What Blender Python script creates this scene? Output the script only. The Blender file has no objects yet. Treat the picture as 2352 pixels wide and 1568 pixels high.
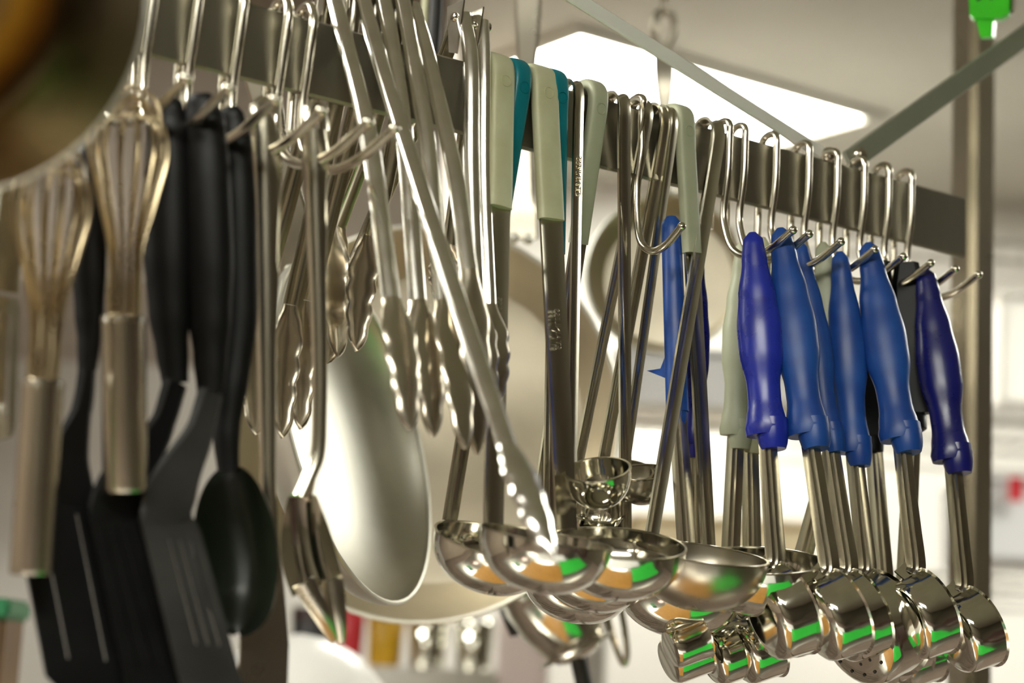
import bpy, bmesh, math, random
from mathutils import Vector, Matrix
random.seed(7)
SC = bpy.context.scene
COL = SC.collection

# ------------------------------------------------------------------ camera
FPX = 4573.0                      # focal length in pixels of the 2352 x 1568 frame
CAM = Vector((0, 0, 1.60))
PITCH, ROLL = math.radians(9.8), math.radians(2.74)
cd = bpy.data.cameras.new('camera'); cam = bpy.data.objects.new('camera', cd); COL.objects.link(cam)
cd.sensor_width = 36.0; cd.lens = FPX / 2352 * 36.0
cd.clip_start = 0.02; cd.clip_end = 50
Mrot = Matrix.Rotation(math.radians(90) + PITCH, 4, 'X') @ Matrix.Rotation(ROLL, 4, 'Z')
cam.matrix_world = Matrix.Translation(CAM) @ Mrot
cd.dof.use_dof = True; cd.dof.focus_distance = 1.43; cd.dof.aperture_fstop = 3.7; cd.dof.aperture_blades = 0
SC.camera = cam
# ------------------------------------------------------------------ world, exposure
w = bpy.data.worlds.new('world'); SC.world = w; w.use_nodes = True
w.node_tree.nodes['Background'].inputs[0].default_value = (0.6, 0.58, 0.55, 1)
w.node_tree.nodes['Background'].inputs[1].default_value = 0.3
SC.view_settings.view_transform = 'Standard'; SC.view_settings.look = 'None'
SC.view_settings.exposure = 1.12; SC.view_settings.gamma = 1.0; SC.view_settings.use_curve_mapping = False
PANEL_POWER = 13.0

# ------------------------------------------------------------------ projection helpers
RX, RY, RZ = [Vector(Mrot.col[i][:3]) for i in range(3)]
def ray(x, y): return (-RZ + RX * ((x - 1176) / FPX) + RY * ((784 - y) / FPX))
def P(x, y, d): return CAM + ray(x, y) * d
pa, pb = P(567, 4, 0.05 * FPX / 179), P(2096, 420, 0.05 * FPX / 139)
ZT = (pa.z + pb.z) / 2                                   # height of the rail's top edge
U = (pb - pa); U.z = 0; U.normalize()
N = Vector((U.y, -U.x, 0)); Z = Vector((0, 0, 1))
O = pa.copy(); O.z = ZT
def L(u, n, z): return O + U * u + N * n + Z * z          # rail coordinates: along, in front of, above the rail's top edge
def toL(p): q = p - O; return Vector((q.dot(U), q.dot(N), q.z))
def onN(x, y, n):
    r = ray(x, y); t = (n - (CAM - O).dot(N)) / r.dot(N); return CAM + r * t
def onU(x, y, u):
    r = ray(x, y); t = (u - (CAM - O).dot(U)) / r.dot(U); return CAM + r * t
def onZ(x, y, z):
    r = ray(x, y); t = (z - CAM.z) / r.z; return CAM + r * t
def onY(x, y, Y):
    r = ray(x, y); return CAM + r * (Y / r.y)
def uof(x, y, n=0.0): return toL(onN(x, y, n)).x
def pxs(p): return (p - CAM).dot(-RZ) / FPX               # metres per pixel at a point
def topx(x): return 4 + .272 * (x - 567)                  # pixel row of the rail's top edge

# ------------------------------------------------------------------ materials
def lin(h):
    v = [int(h[i:i + 2], 16) / 255 for i in (0, 2, 4)]
    return tuple(c / 12.92 if c <= .04045 else ((c + .055) / 1.055) ** 2.4 for c in v) + (1,)
MATS = {}
def mat(name, col, rough=.5, metal=0., var=.12, scale=30., rvar=.1, bump=0., stretch=(1, 1, 1), spec=.5, col2=None, aniso=0., coat=0.):
    m = bpy.data.materials.new(name); m.use_nodes = True
    nt = m.node_tree; b = nt.nodes['Principled BSDF']
    tc = nt.nodes.new('ShaderNodeTexCoord'); mp = nt.nodes.new('ShaderNodeMapping'); mp.inputs['Scale'].default_value = stretch
    nz = nt.nodes.new('ShaderNodeTexNoise'); nz.inputs['Scale'].default_value = scale; nz.inputs['Detail'].default_value = 6
    nt.links.new(tc.outputs['Object'], mp.inputs[0]); nt.links.new(mp.outputs[0], nz.inputs[0])
    mx = nt.nodes.new('ShaderNodeMix'); mx.data_type = 'RGBA'
    c = lin(col); c2 = lin(col2) if col2 else tuple(x * (1 - var * 2) for x in c[:3]) + (1,)
    mx.inputs[6].default_value = c2; mx.inputs[7].default_value = c
    rp = nt.nodes.new('ShaderNodeMapRange'); rp.inputs[1].default_value = .35; rp.inputs[2].default_value = .65
    nt.links.new(nz.outputs['Fac'], rp.inputs[0]); nt.links.new(rp.outputs[0], mx.inputs[0])
    nt.links.new(mx.outputs[2], b.inputs['Base Color'])
    rr = nt.nodes.new('ShaderNodeMapRange'); rr.inputs[3].default_value = max(.02, rough - rvar * .5); rr.inputs[4].default_value = rough + rvar * .5
    nt.links.new(nz.outputs['Fac'], rr.inputs[0]); nt.links.new(rr.outputs[0], b.inputs['Roughness'])
    b.inputs['Metallic'].default_value = metal; b.inputs['Specular IOR Level'].default_value = spec
    if coat: b.inputs['Coat Weight'].default_value = coat; b.inputs['Coat Roughness'].default_value = .15
    if bump:
        bp = nt.nodes.new('ShaderNodeBump'); bp.inputs['Strength'].default_value = bump; bp.inputs['Distance'].default_value = .001
        nt.links.new(nz.outputs['Fac'], bp.inputs['Height']); nt.links.new(bp.outputs[0], b.inputs['Normal'])
    MATS[name] = m; return m
def emit(name, col, s):
    m = bpy.data.materials.new(name); m.use_nodes = True; nt = m.node_tree
    b = nt.nodes['Principled BSDF']; b.inputs['Base Color'].default_value = lin(col)
    b.inputs['Emission Color'].default_value = lin(col); b.inputs['Emission Strength'].default_value = s
    MATS[name] = m; return m
mat('steel_polished', 'E4E1D4', .10, 1, .05, 60, .08)
mat('steel_handle', 'D0CAB8', .24, 1, .10, 40, .12, .04, (1, 1, .08))
mat('steel_bright', 'F1EEE6', .17, 1, .05, 60, .10)
mat('steel_wire', 'DDD6C6', .20, 1, .06, 60, .10)
mat('steel_rail', 'A6A294', .40, 1, .12, 14, .12, .06, (1, 1, .15))
mat('steel_tube', 'CFC6B4', .24, 1, .03, 20, .05)
mat('whisk_wire', 'C2B190', .28, 1, .05, 40, .08)
mat('strap_pale', 'F4F3EC', .4, 0, .03, 20, .1)
mat('strap_grey', '9A9C8C', .35, .2, .06, 20, .1)
mat('steel_satin', 'BDB6A6', .28, 1, .025, 30, .05)
mat('aluminium', 'E2E0D6', .44, 1, .06, 18, .12, .05)
mat('aluminium_used', 'D8CFBB', .46, 1, .12, 9, .16, .08)
def scorched(name, R):
    m = mat(name, '7A6E50', .42, 1, .2, 9, .2, .1); nt = m.node_tree; b = nt.nodes['Principled BSDF']
    tc = nt.nodes.new('ShaderNodeTexCoord'); ln = nt.nodes.new('ShaderNodeVectorMath'); ln.operation = 'LENGTH'; nt.links.new(tc.outputs['Object'], ln.inputs[0])
    nz = nt.nodes.new('ShaderNodeTexNoise'); nz.inputs['Scale'].default_value = 22; nt.links.new(tc.outputs['Object'], nz.inputs[0])
    ad = nt.nodes.new('ShaderNodeMath'); ad.operation = 'MULTIPLY_ADD'; ad.inputs[1].default_value = .016; nt.links.new(nz.outputs['Fac'], ad.inputs[0]); nt.links.new(ln.outputs['Value'], ad.inputs[2])
    mr = nt.nodes.new('ShaderNodeMapRange'); mr.inputs[1].default_value = .008; mr.inputs[2].default_value = R + .012; nt.links.new(ad.outputs[0], mr.inputs[0])
    cr = nt.nodes.new('ShaderNodeValToRGB'); el = cr.color_ramp.elements
    for p, c in ((.0, '5C5644'), (.5, '5E5540'), (.66, '93681F'), (.74, '5E3A10'), (.80, '2E2010'), (.86, '66573C')):
        e = el.new(p) if p > 0 else el[0]; e.position = p; e.color = lin(c)
    el[-1].color = lin('75674C'); nt.links.new(mr.outputs[0], cr.inputs[0]); nt.links.new(cr.outputs[0], b.inputs['Base Color'])
scorched('pan_underside', .0956)
mat('black_nylon', '0B0B0C', .46, 0, .2, 60, .12, .05, spec=.3)
mat('black_nylon_worn', '333230', .50, 0, .25, 25, .12, .05, spec=.5)
mat('olive_nylon', '141A10', .30, 0, .2, 40, .1, 0, spec=.5)
mat('cream_plastic', 'CACAA8', .42, 0, .05, 40, .1, .05, col2='BDBC98')
mat('sage_plastic', 'B2B59A', .45, 0, .05, 40, .1, .05)
mat('teal_plastic', '067A88', .38, 0, .08, 40, .1)
mat('blue_gloss', '1E2FA8', .28, 0, .10, 50, .1, .03, spec=.6)
mat('blue_worn', '1C4E9E', .40, 0, .15, 45, .15, .05, col2='173F8C')
mat('navy_gloss', '14186E', .28, 0, .10, 50, .1, .03, spec=.6)
mat('green_plastic', '4BEA2A', .35, 0, .08, 40, .1)
mat('ink', '16301A', .6)
mat('ceiling_paint', 'B6B2A6', .8, 0, .03, 6, .05)
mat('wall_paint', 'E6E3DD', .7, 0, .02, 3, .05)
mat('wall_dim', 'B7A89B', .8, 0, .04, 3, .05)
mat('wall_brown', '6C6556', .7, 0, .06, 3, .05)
mat('hood_steel', 'AFA398', .55, .4, .06, 6, .1)
mat('floor_tile', '8A7A70', .5, 0, .2, 8, .1, .05)
mat('table_steel', 'C9C6C0', .30, 1, .02, 6, .05)
mat('board_green', '35C244', .5, 0, .05, 20)
mat('board_tan', 'B07F36', .55, 0, .1, 20)
mat('white_glaze', 'F2F1EE', .25, 0, .02, 10, .05)
mat('white_plastic', 'DCDCDE', .45, 0, .02, 10, .05)
mat('red_plastic', 'C22430', .4, 0, .05, 20)
mat('dark_red', '3C1E18', .5, 0, .2, 9)
mat('yellow_plastic', 'C99A0A', .45, 0, .1, 12)
mat('brown_card', '6E5438', .7, 0, .1, 20)
mat('charcoal', '2E2C2C', .5, 0, .1, 20)
mat('dark_green', '0E6B3C', .45, 0, .1, 20)
mat('cream_wood', 'EBD9B4', .6, 0, .08, 12)
mat('pink_wall', 'E4D3CF', .75, 0, .03, 4)
mat('trim_metal', 'D6D2C8', .35, 1, .05, 20)
emit('light_panel', 'FBFAEE', PANEL_POWER)

# ------------------------------------------------------------------ object helpers
def tag(o, label=None, cat=None, group=None, kind=None):
    if label: o['label'] = label
    if cat: o['category'] = cat
    if group: o['group'] = group
    if kind: o['kind'] = kind
    return o
def thing(name, label, cat, at, group=None):
    o = bpy.data.objects.new(name, None); COL.objects.link(o); o.location = at; o.empty_display_size = .02
    return tag(o, label, cat, group)
def origin(p):
    v = Vector((0, 0, 0))
    while p is not None: v += p.location; p = p.parent
    return v
def put(name, bm, m, parent=None, smooth=True, at=None):
    me = bpy.data.meshes.new(name)
    bmesh.ops.recalc_face_normals(bm, faces=bm.faces)
    if parent is not None: off = origin(parent)
    else: off = Vector(at) if at is not None else Vector((0, 0, 0))
    bmesh.ops.translate(bm, verts=bm.verts, vec=-off)
    bm.to_mesh(me); bm.free()
    if smooth:
        for p in me.polygons: p.use_smooth = True
        me.set_sharp_from_angle(angle=math.radians(42))
    me.materials.append(MATS[m])
    o = bpy.data.objects.new(name, me); COL.objects.link(o)
    if parent is not None: o.parent = parent
    else: o.location = off
    return o
def catmull(pts, k=6):
    if len(pts) < 3: k0 = 8; return [pts[0].lerp(pts[1], i / k0) for i in range(k0 + 1)]
    out = []
    for i in range(len(pts) - 1):
        p0 = pts[i - 1] if i else pts[0] * 2 - pts[1]
        p1, p2 = pts[i], pts[i + 1]
        p3 = pts[i + 2] if i + 2 < len(pts) else pts[-1] * 2 - pts[-2]
        for j in range(k):
            t = j / k
            out.append(.5 * ((2 * p1) + (p2 - p0) * t + (2 * p0 - 5 * p1 + 4 * p2 - p3) * t * t + (3 * p1 - p0 - 3 * p2 + p3) * t ** 3))
    out.append(pts[-1].copy()); return out
def arc(pts):
    s = [0.]
    for a, b in zip(pts, pts[1:]): s.append(s[-1] + (b - a).length)
    return [x / s[-1] for x in s]
def sweep(bm, path, sec, n0, caps=True):
    """sec(s) -> closed list of (along n0, along T x n0)"""
    S = arc(path); rings = []; k = len(path); prev = None
    for i, p in enumerate(path):
        T = (path[min(i + 1, k - 1)] - path[max(i - 1, 0)]).normalized()
        Nn = n0 - T * n0.dot(T)
        Nn = Nn.normalized() if Nn.length > 1e-4 else prev
        prev = Nn; B = T.cross(Nn)
        rings.append([bm.verts.new(p + Nn * a + B * b) for a, b in sec(S[i])])
    m = len(rings[0])
    for r0, r1 in zip(rings, rings[1:]):
        for j in range(m):
            bm.faces.new((r0[j], r0[(j + 1) % m], r1[(j + 1) % m], r1[j]))
    if caps:
        bm.faces.new(rings[0][::-1]); bm.faces.new(rings[-1])
    return bm
def circ(r, k=10): return [(r * math.cos(2 * math.pi * i / k), r * math.sin(2 * math.pi * i / k)) for i in range(k)]
def ell(a, b, k=18): return [(a * math.cos(2 * math.pi * i / k), b * math.sin(2 * math.pi * i / k)) for i in range(k)]
def box2(a, b, c=.25):
    """flat bar section with chamfered corners, half sizes a, b"""
    r = min(a, b) * c * 2
    r = min(r, a * .9, b * .9)
    return [(a - r, -b), (a, -b + r), (a, b - r), (a - r, b), (-a + r, b), (-a, b - r), (-a, -b + r), (-a + r, -b)]
def chan(a, d, t=.0008, sg=1, k=10):
    """U channel, half width a, depth d; convex towards +b when sg=1"""
    o = []; i = []
    for j in range(k + 1):
        f = -1 + 2 * j / k
        x = a * max(-1, min(1, f * 1.15)); y = d * (1 - abs(f) ** 2.1)
        o.append((x, sg * (y - d * .5))); i.append((x * (1 - t / a), sg * (y - d * .5 - t)))
    return o + i[::-1]
def fine(a, b, k=8):
    return [(-a + 2 * a * i / k, b) for i in range(k + 1)] + [(a - 2 * a * i / k, -b) for i in range(k + 1)]
def soft(a, b, k=20, p=.55):
    f = lambda v: math.copysign(abs(v) ** p, v)
    return [(a * f(math.cos(2 * math.pi * i / k)), b * f(math.sin(2 * math.pi * i / k))) for i in range(k)]
def ridge(w, h, t=.0008):
    o = [(-w, 0), (-w * .62, h * .62), (-w * .28, h), (0, h * .72), (w * .28, h), (w * .62, h * .62), (w, 0)]
    return o + [(a * .96, b - t) for a, b in o[::-1]]
def tube(bm, path, r, k=10, n0=None, caps=True):
    d = (path[-1] - path[0])
    n0 = n0 or (Vector((.31, .2, .93)) if abs(d.normalized().z) < .8 else Vector((.93, .3, .2)))
    rf = r if callable(r) else (lambda s: r)
    # parallel transport
    rings = []; prev = None; S = arc(path); kk = len(path)
    for i, p in enumerate(path):
        T = (path[min(i + 1, kk - 1)] - path[max(i - 1, 0)]).normalized()
        v = (prev if prev is not None else n0); v = v - T * v.dot(T); v.normalize(); prev = v; B = T.cross(v)
        rings.append([bm.verts.new(p + v * a + B * b) for a, b in circ(rf(S[i]), k)])
    for r0, r1 in zip(rings, rings[1:]):
        for j in range(k): bm.faces.new((r0[j], r0[(j + 1) % k], r1[(j + 1) % k], r1[j]))
    if caps: bm.faces.new(rings[0][::-1]); bm.faces.new(rings[-1])
    return bm
def lathe(bm, prof, c, ax, k=40, ref=None, close=False):
    """prof: (radius, height along ax)"""
    ax = ax.normalized(); a = ref or (Z if abs(ax.z) < .9 else Vector((1, 0, 0)))
    a = (a - ax * a.dot(ax)).normalized(); b = ax.cross(a); rings = []
    for r, h in prof:
        if r < 1e-6: rings.append([bm.verts.new(c + ax * h)])
        else: rings.append([bm.verts.new(c + ax * h + (a * math.cos(2 * math.pi * i / k) + b * math.sin(2 * math.pi * i / k)) * r) for i in range(k)])
    seq = list(zip(rings, rings[1:])) + ([(rings[-1], rings[0])] if close else [])
    for r0, r1 in seq:
        for j in range(k):
            j2 = (j + 1) % k
            if len(r0) == 1 and len(r1) == 1: continue
            if len(r0) == 1: bm.faces.new((r0[0], r1[j], r1[j2]))
            elif len(r1) == 1: bm.faces.new((r0[j], r0[j2], r1[0]))
            else: bm.faces.new((r0[j], r0[j2], r1[j2], r1[j]))
    return bm
def shell(prof, t):
    """outer profile from the pole to the rim -> closed thin wall profile"""
    inn = []
    for i, (r, h) in enumerate(prof):
        p0 = prof[max(i - 1, 0)]; p1 = prof[min(i + 1, len(prof) - 1)]
        dx, dy = p1[0] - p0[0], p1[1] - p0[1]; l = math.hypot(dx, dy) or 1
        inn.append((max(0, r - dy / l * t), h + dx / l * t))
    inn[0] = (0, prof[0][1] + t)
    inn[-1] = (prof[-1][0] - t, prof[-1][1])
    return prof + inn[::-1]
def box(bm, c, sx, sy, sz, rot=None, bev=0.):
    g = bmesh.ops.create_cube(bm, size=1.0); vs = g['verts']
    M = Matrix.Translation(c) @ (rot or Matrix.Identity(4)) @ Matrix.Diagonal((sx, sy, sz, 1))
    bmesh.ops.transform(bm, matrix=M, verts=vs)
    if bev: bmesh.ops.bevel(bm, geom=list({e for v in vs for e in v.link_edges}), offset=bev, segments=2, affect='EDGES')
    return bm
def prism(bm, pts, vec):
    """closed polygon extruded by vec"""
    a = [bm.verts.new(p) for p in pts]; b = [bm.verts.new(p + vec) for p in pts]
    bm.faces.new(a[::-1]); bm.faces.new(b); k = len(a)
    for i in range(k): bm.faces.new((a[i], a[(i + 1) % k], b[(i + 1) % k], b[i]))
    return bm
def ball(bm, c, r, sq=(1, 1, 1)):
    g = bmesh.ops.create_uvsphere(bm, u_segments=14, v_segments=9, radius=r)
    bmesh.ops.transform(bm, matrix=Matrix.Translation(c) @ Matrix.Diagonal((*sq, 1)), verts=g['verts']); return bm
def interp(tab, s):
    for (s0, *a), (s1, *b) in zip(tab, tab[1:]):
        if s <= s1:
            f = (s - s0) / max(1e-9, s1 - s0); f = max(0, min(1, f)); f = f * f * (3 - 2 * f)
            return [x + (y - x) * f for x, y in zip(a, b)]
    return list(tab[-1][1:])
NB = bmesh.new

# ================================================================== THE ROOM
CEIL = 2.70
X0, X1, Y0, Y1 = -3.6, 3.6, -3.2, 4.3
def slab(name, c, sx, sy, sz, m):
    bm = NB(); box(bm, Vector(c), sx, sy, sz)
    return tag(put(name, bm, m, None, False, c), kind='structure')
slab('floor', (0, .55, -.05), 7.4, 7.7, .1, 'floor_tile')
slab('ceiling', (0, .55, CEIL + .05), 7.4, 7.7, .1, 'ceiling_paint')
slab('wall_back', (0, Y1 + .05, 1.35), 7.4, .1, 2.7, 'wall_paint')
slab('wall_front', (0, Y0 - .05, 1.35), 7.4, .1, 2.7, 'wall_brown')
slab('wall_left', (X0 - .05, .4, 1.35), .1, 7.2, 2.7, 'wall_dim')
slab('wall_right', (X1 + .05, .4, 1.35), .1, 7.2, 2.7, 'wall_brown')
# ceiling lights: the one in the picture is found from its two visible corners
ca, cb, cc = onZ(1334, 72, CEIL), onZ(1990, 262, CEIL), onZ(1130, 75, CEIL)
ev = (cb - ca); ev.z = 0; llen = ev.length; ev.normalize(); fv = Vector((-ev.y, ev.x, 0))
if fv.dot(cc - ca) < 0: fv = -fv
def ceiling_light(name, c, ex, ey, hl, hw, label):
    t = thing(name, label, 'ceiling light', c, 'ceiling light panels')
    bm = NB()
    for sg in (-1, 1):
        prism(bm, [c + ex * a + ey * b - Z * .012 for a, b in ((-hl - .03, sg * hw), (hl + .03, sg * hw), (hl + .03, sg * (hw + .03)), (-hl - .03, sg * (hw + .03)))], Z * .012)
        prism(bm, [c + ey * a + ex * b - Z * .012 for a, b in ((-hw, sg * hl), (hw, sg * hl), (hw, sg * (hl + .03)), (-hw, sg * (hl + .03)))], Z * .012)
    put('frame', bm, 'ceiling_paint', t, False)
    bm = NB(); prism(bm, [c + ex * a + ey * b - Z * .006 for a, b in ((-hl, -hw), (hl, -hw), (hl, hw), (-hl, hw))], Z * .006)
    put('diffuser', bm, 'light_panel', t, False)
hl = llen / 2; hw = max(.2, (onZ(1600, 287, CEIL) - cb).dot(fv) / 2)
ceiling_light('ceiling_light', ca.lerp(cb, .5) + fv * hw, ev, fv, hl, hw, 'bright ceiling light panel seen over the hanging rail')
EX, EY = Vector((1, 0, 0)), Vector((0, 1, 0))
for (x, y, s) in ((-1.5, 1.1, 'over the left of the rail'), (-.1, -.75, 'just behind the viewpoint'), (-1.7, -2.2, 'in the far corner behind the viewpoint'), (1.8, 2.85, 'beside the wire shelving')):  # unseen fill panels, added to light the utensils and brighten the back shelves
    ceiling_light('ceiling_light', Vector((x, y, CEIL)), EX, EY, .6, .3, 'added fill light panel out of view ' + s)

# ================================================================== THE RAIL
bm = NB(); ul, ur = uof(-420, 0), uof(2218, 445)
H, TH = .0515, .005
sweep(bm, [L(ul, 0, 0) + (L(ur, 0, 0) - L(ul, 0, 0)) * (i / 30) for i in range(31)], lambda s: [(a - TH / 2, b) for a, b in box2(TH / 2, H / 2, .3)], N)
bmesh.ops.translate(bm, verts=bm.verts, vec=-Z * H / 2)
rail_root = thing('hanging_rail', 'flat steel bar rail carrying all the hooks and utensils', 'rail', L(ur, 0, -H))
put('bar', bm, 'steel_rail', rail_root)
# hanger straps: two flat bars meeting on the rail
def strap(name, p, q, wd, th, nrm, label):
    d = (q - p); q2 = p + d * ((CEIL - .002 - p.z) / d.z)
    t = thing(name, label, 'strap', p, 'hanger straps of the rail')
    bm = NB(); sweep(bm, [p.lerp(q2, i / 12) for i in range(13)], lambda s: box2(th, wd, .3), nrm)
    put('bar', bm, 'strap_pale' if 'pale' in label else 'strap_grey', t)
    bm = NB(); c = p + d.normalized() * .012; lathe(bm, [(0, .009), (.004, .0085), (.006, .006), (.006, 0)], c, nrm, 12)
    put('bolt', bm, 'steel_wire', t)
strap('hanger_strap', onN(1918, 372, -.012), onN(1318, -6, -.012), .0058, .002, N, 'pale hanger strap slanting up to the left from the rail')
strap('hanger_strap', onN(1948, 372, -.009), onN(2352, 84, -.009), .0095, .002, N, 'grey hanger strap slanting up to the right past the post')

# ================================================================== POT HOOKS
HOOKP = [(-.013, -.074), (-.0125, -.03), (-.011, -.001), (-.008, .0065), (-.0005, .0085), (.0055, .005), (.0065, -.006), (.0055, -.035), (.002, -.060), (.0035, -.079), (.014, -.098), (.034, -.107), (.058, -.105), (.085, -.094)]
def pot_hook(x, label, r=.0029, tw=0., reach=1., drop=0.):
    u = uof(x, topx(x), 0.004)
    t = thing('pot_hook', label, 'pot hook', L(u, .0055, .0085), 'pot hooks on the rail')
    pts = catmull([L(u + tw * max(0, n - .01), n * (reach if n > .006 else 1), z - (drop if z < -.07 and n > 0 else 0)) for n, z in HOOKP], 5)
    bm = NB(); tube(bm, pts, r, 10, U)
    put('wire', bm, 'steel_wire', t)
    bm = NB(); ball(bm, pts[-1], r * 1.12); put('tip', bm, 'steel_wire', t)
    return t
for x, s in ((262, 'pot hook half hidden by the close blurred pan'), (352, 'pot hook holding the balloon whisk'), (452, 'pot hook holding the black turner and spoon handles'),
             (553, 'pot hook with its prong ahead of the black spoon handle'), (655, 'pot hook holding the tall steel server'), (712, 'pot hook with the steel serving fork on its prong'),
             (1474, 'pot hook under the rail holding the rearmost blue handles'), (1672, 'pot hook holding the glossy royal blue handle'), (1708, 'pot hook just right of the one for the glossy blue handle'), (1780, 'pot hook above the cream handle'),
             (1855, 'pot hook third to the left of the strap joint'), (1920, 'pot hook at the joint of the two straps'), (1982, 'pot hook just right of the strap joint'),
             (2038, 'pot hook with the black handles on its prong'), (2090, 'last pot hook towards the free end of the rail')):
    pot_hook(x, s, r=.0033 if x < 1000 else .0029, reach=1.34 if x < 1000 else (.62 if x == 1474 else .9), drop=.004 if x == 1474 else (.004 if x < 1000 else -.005))

# ================================================================== LADLES
LHOOK = [(-.013, -.034), (-.013, -.004), (-.009, .005), (-.001, .007), (.006, .0035), (.009, -.006)]
def ladle_path(u, A, a0=.009, hook=LHOOK):
    hp = [L(u, n, z) for n, z in hook]
    s = L(u, a0, -.012); l = toL(A)
    e = [L(u + (l.x - u) * f, a0 + (l.y - a0) * f, -.012 + (l.z + .012) * f) for f in (.05, .25, .5, .75, 1)]
    return catmull(hp + e, 5)
def text(parent, body, p, xd, yd, size, m, ext=.0002):
    cu = bpy.data.curves.new('lettering', 'FONT'); cu.body = body; cu.size = size; cu.extrude = ext; cu.align_x = 'CENTER'; cu.align_y = 'CENTER'
    tmp = bpy.data.objects.new('tmp', cu); COL.objects.link(tmp); bpy.context.view_layer.update()
    me = bpy.data.meshes.new_from_object(tmp.evaluated_get(bpy.context.evaluated_depsgraph_get())); bpy.data.objects.remove(tmp); me.materials.clear(); me.materials.append(MATS[m])
    o = bpy.data.objects.new('lettering', me); COL.objects.link(o); o.parent = parent
    xd = xd.normalized(); yd = (yd - xd * yd.dot(xd)).normalized(); zd = xd.cross(yd)
    M = Matrix((xd, yd, zd)).transposed().to_4x4(); M.translation = p - origin(parent); o.matrix_local = M; return o
def ladle(name, label, top, low, rimr, D, hw, sleeve=None, sl=.115, group='ladles hooked over the rail', smat='steel_polished', depth=.42, ht=.0011, uo=0., lett=None, a0=.009, hmat='steel_handle', nb=None, tilt=0):
    u = uof(top[0], topx(top[0]), 0.008) + uo
    A = onU(low[0], low[1], u) if nb is None else onN(low[0], low[1], nb)
    # rim point across the bowl: distance D from A along the pixel ray
    best = None
    for i in range(400):
        d = .9 + i * .003; q = P(rimr[0], rimr[1], d); e = abs((q - A).length - D)
        if d <= (A - CAM).dot(-RZ) + .02 and (best is None or e < best[0]): best = (e, q)
    q = best[1]; dv = (q - A).normalized(); D = (q - A).length
    t = thing(name, label, 'ladle', L(u, .0, .008), group)
    pth = ladle_path(u, A, a0); S = arc(pth); tot = sum((b - a).length for a, b in zip(pth, pth[1:]))
    if sleeve:
        k = next(i for i, s in enumerate(S) if s * tot > sl + .045)
        bm = NB(); sweep(bm, pth[:k + 1], lambda s: soft(hw * 1.14 * (1 - .06 * s), .0046), U); put('grip', bm, sleeve, t)
        bm = NB(); c = pth[k // 2 + 6] if k // 2 + 6 < k else pth[k // 2]
        mid = next(i for i, s in enumerate(S) if s * tot > .07)
        T = (pth[mid + 1] - pth[mid]).normalized(); B = T.cross(U)
        lathe(bm, [(.0043, 0), (.0043, .0005), (.0037, .0005), (.0037, 0)], pth[mid] + B * .0045, B, 20, close=True); put('maker_mark', bm, sleeve, t)
        k0 = max(0, k - 1)
    else: k0 = 0
    bm = NB(); sub = pth[k0:]
    sweep(bm, sub, lambda s: [(a, b - (.0022 * (1 - (a / hw) ** 2))) for a, b in fine(hw * (1 - .12 * s), ht, 6)], U)
    put('handle', bm, hmat, t)
    if lett:
        mid = next(i for i, s in enumerate(S) if s * tot > lett[1]); T = (pth[mid + 1] - pth[mid]).normalized()
        text(t, lett[0], pth[mid] + T.cross(U) * (ht + .0004), -T, U, .0062, 'steel_bright')
    # bowl
    e = dv.cross(Z).normalized(); up = e.cross(dv).normalized()
    if up.z < 0: up = -up
    tc = (CAM - A); tc = (tc - dv * tc.dot(dv)); tc = (tc - up * tc.dot(up)).normalized(); ta = math.radians(tilt); up = (up * math.cos(ta) + tc * math.sin(ta)).normalized()
    R = D / 2; c = A.lerp(q, .5); dep = D * depth
    prof = [(R * math.sin(a) ** .93 if a > 0 else 0, -dep * math.cos(a) ** .9 if a < math.pi / 2 - 1e-6 else 0) for a in [i * math.pi / 2 / 14 for i in range(15)]]
    bm = NB(); lathe(bm, shell(prof, .0011), c, up, 48)
    b = put('bowl', bm, smat, t)
    bm = NB(); lathe(bm, [(R - .0013, -.0006), (R + .0005, -.0006), (R + .0005, .0006), (R - .0013, .0006)], c, up, 48, close=True); put('rim', bm, 'steel_handle', b)
    return t
TL = uof
ladle('ladle', 'ladle with cream grip nearest the upright tongs, bowl in front of its neighbours', (1152, 0), (1134, 1203), (1381, 1264), .086, .0086, 'cream_plastic', lett=('STAINLESS', .235), nb=.045, tilt=3)
ladle('ladle', 'teal-gripped ladle between the two cream-gripped ones, its bowl swung furthest back', (1196, 0), (1034, 1196), (1243, 1292), .084, .0065, 'teal_plastic', sl=.118, nb=-.03, tilt=7)
ladle('ladle', 'ladle with a worn cream grip between the two teal-gripped ladles', (1250, 0), (1302, 1216), (1552, 1280), .088, .0098, 'cream_plastic', sl=.112, lett=('STAINLESS', .235), nb=.03, tilt=13)
ladle('ladle', 'teal-gripped ladle behind the worn cream grip', (1282, 0), (1262, 1260), (1474, 1330), .080, .0065, 'teal_plastic', sl=.128, nb=-.03, tilt=8)
ladle('ladle', 'ladle with a sage grip leaning beside the ridged steel handle', (1372, 0), (1222, 1290), (1440, 1350), .082, .0068, 'sage_plastic', sl=.112, nb=-.06)
ladle('ladle', 'ladle with a sage grip overlapping the blue handle at the rear', (1572, 0), (1628, 1262), (1862, 1312), .092, .0072, 'sage_plastic', sl=.118, nb=.02, tilt=12)
ladle('ladle', 'all-steel ladle with a dull brushed bowl and slanting handle', (1648, 0), (1496, 1240), (1730, 1302), .092, .0064, None, smat='steel_satin', nb=.035, tilt=5)
ladle('ladle', 'all-steel ladle whose bowl hangs lowest beneath the dull brushed bowl', (1432, 0), (1438, 1300), (1692, 1372), .094, .0056, None, nb=-.03, tilt=8)
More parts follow.
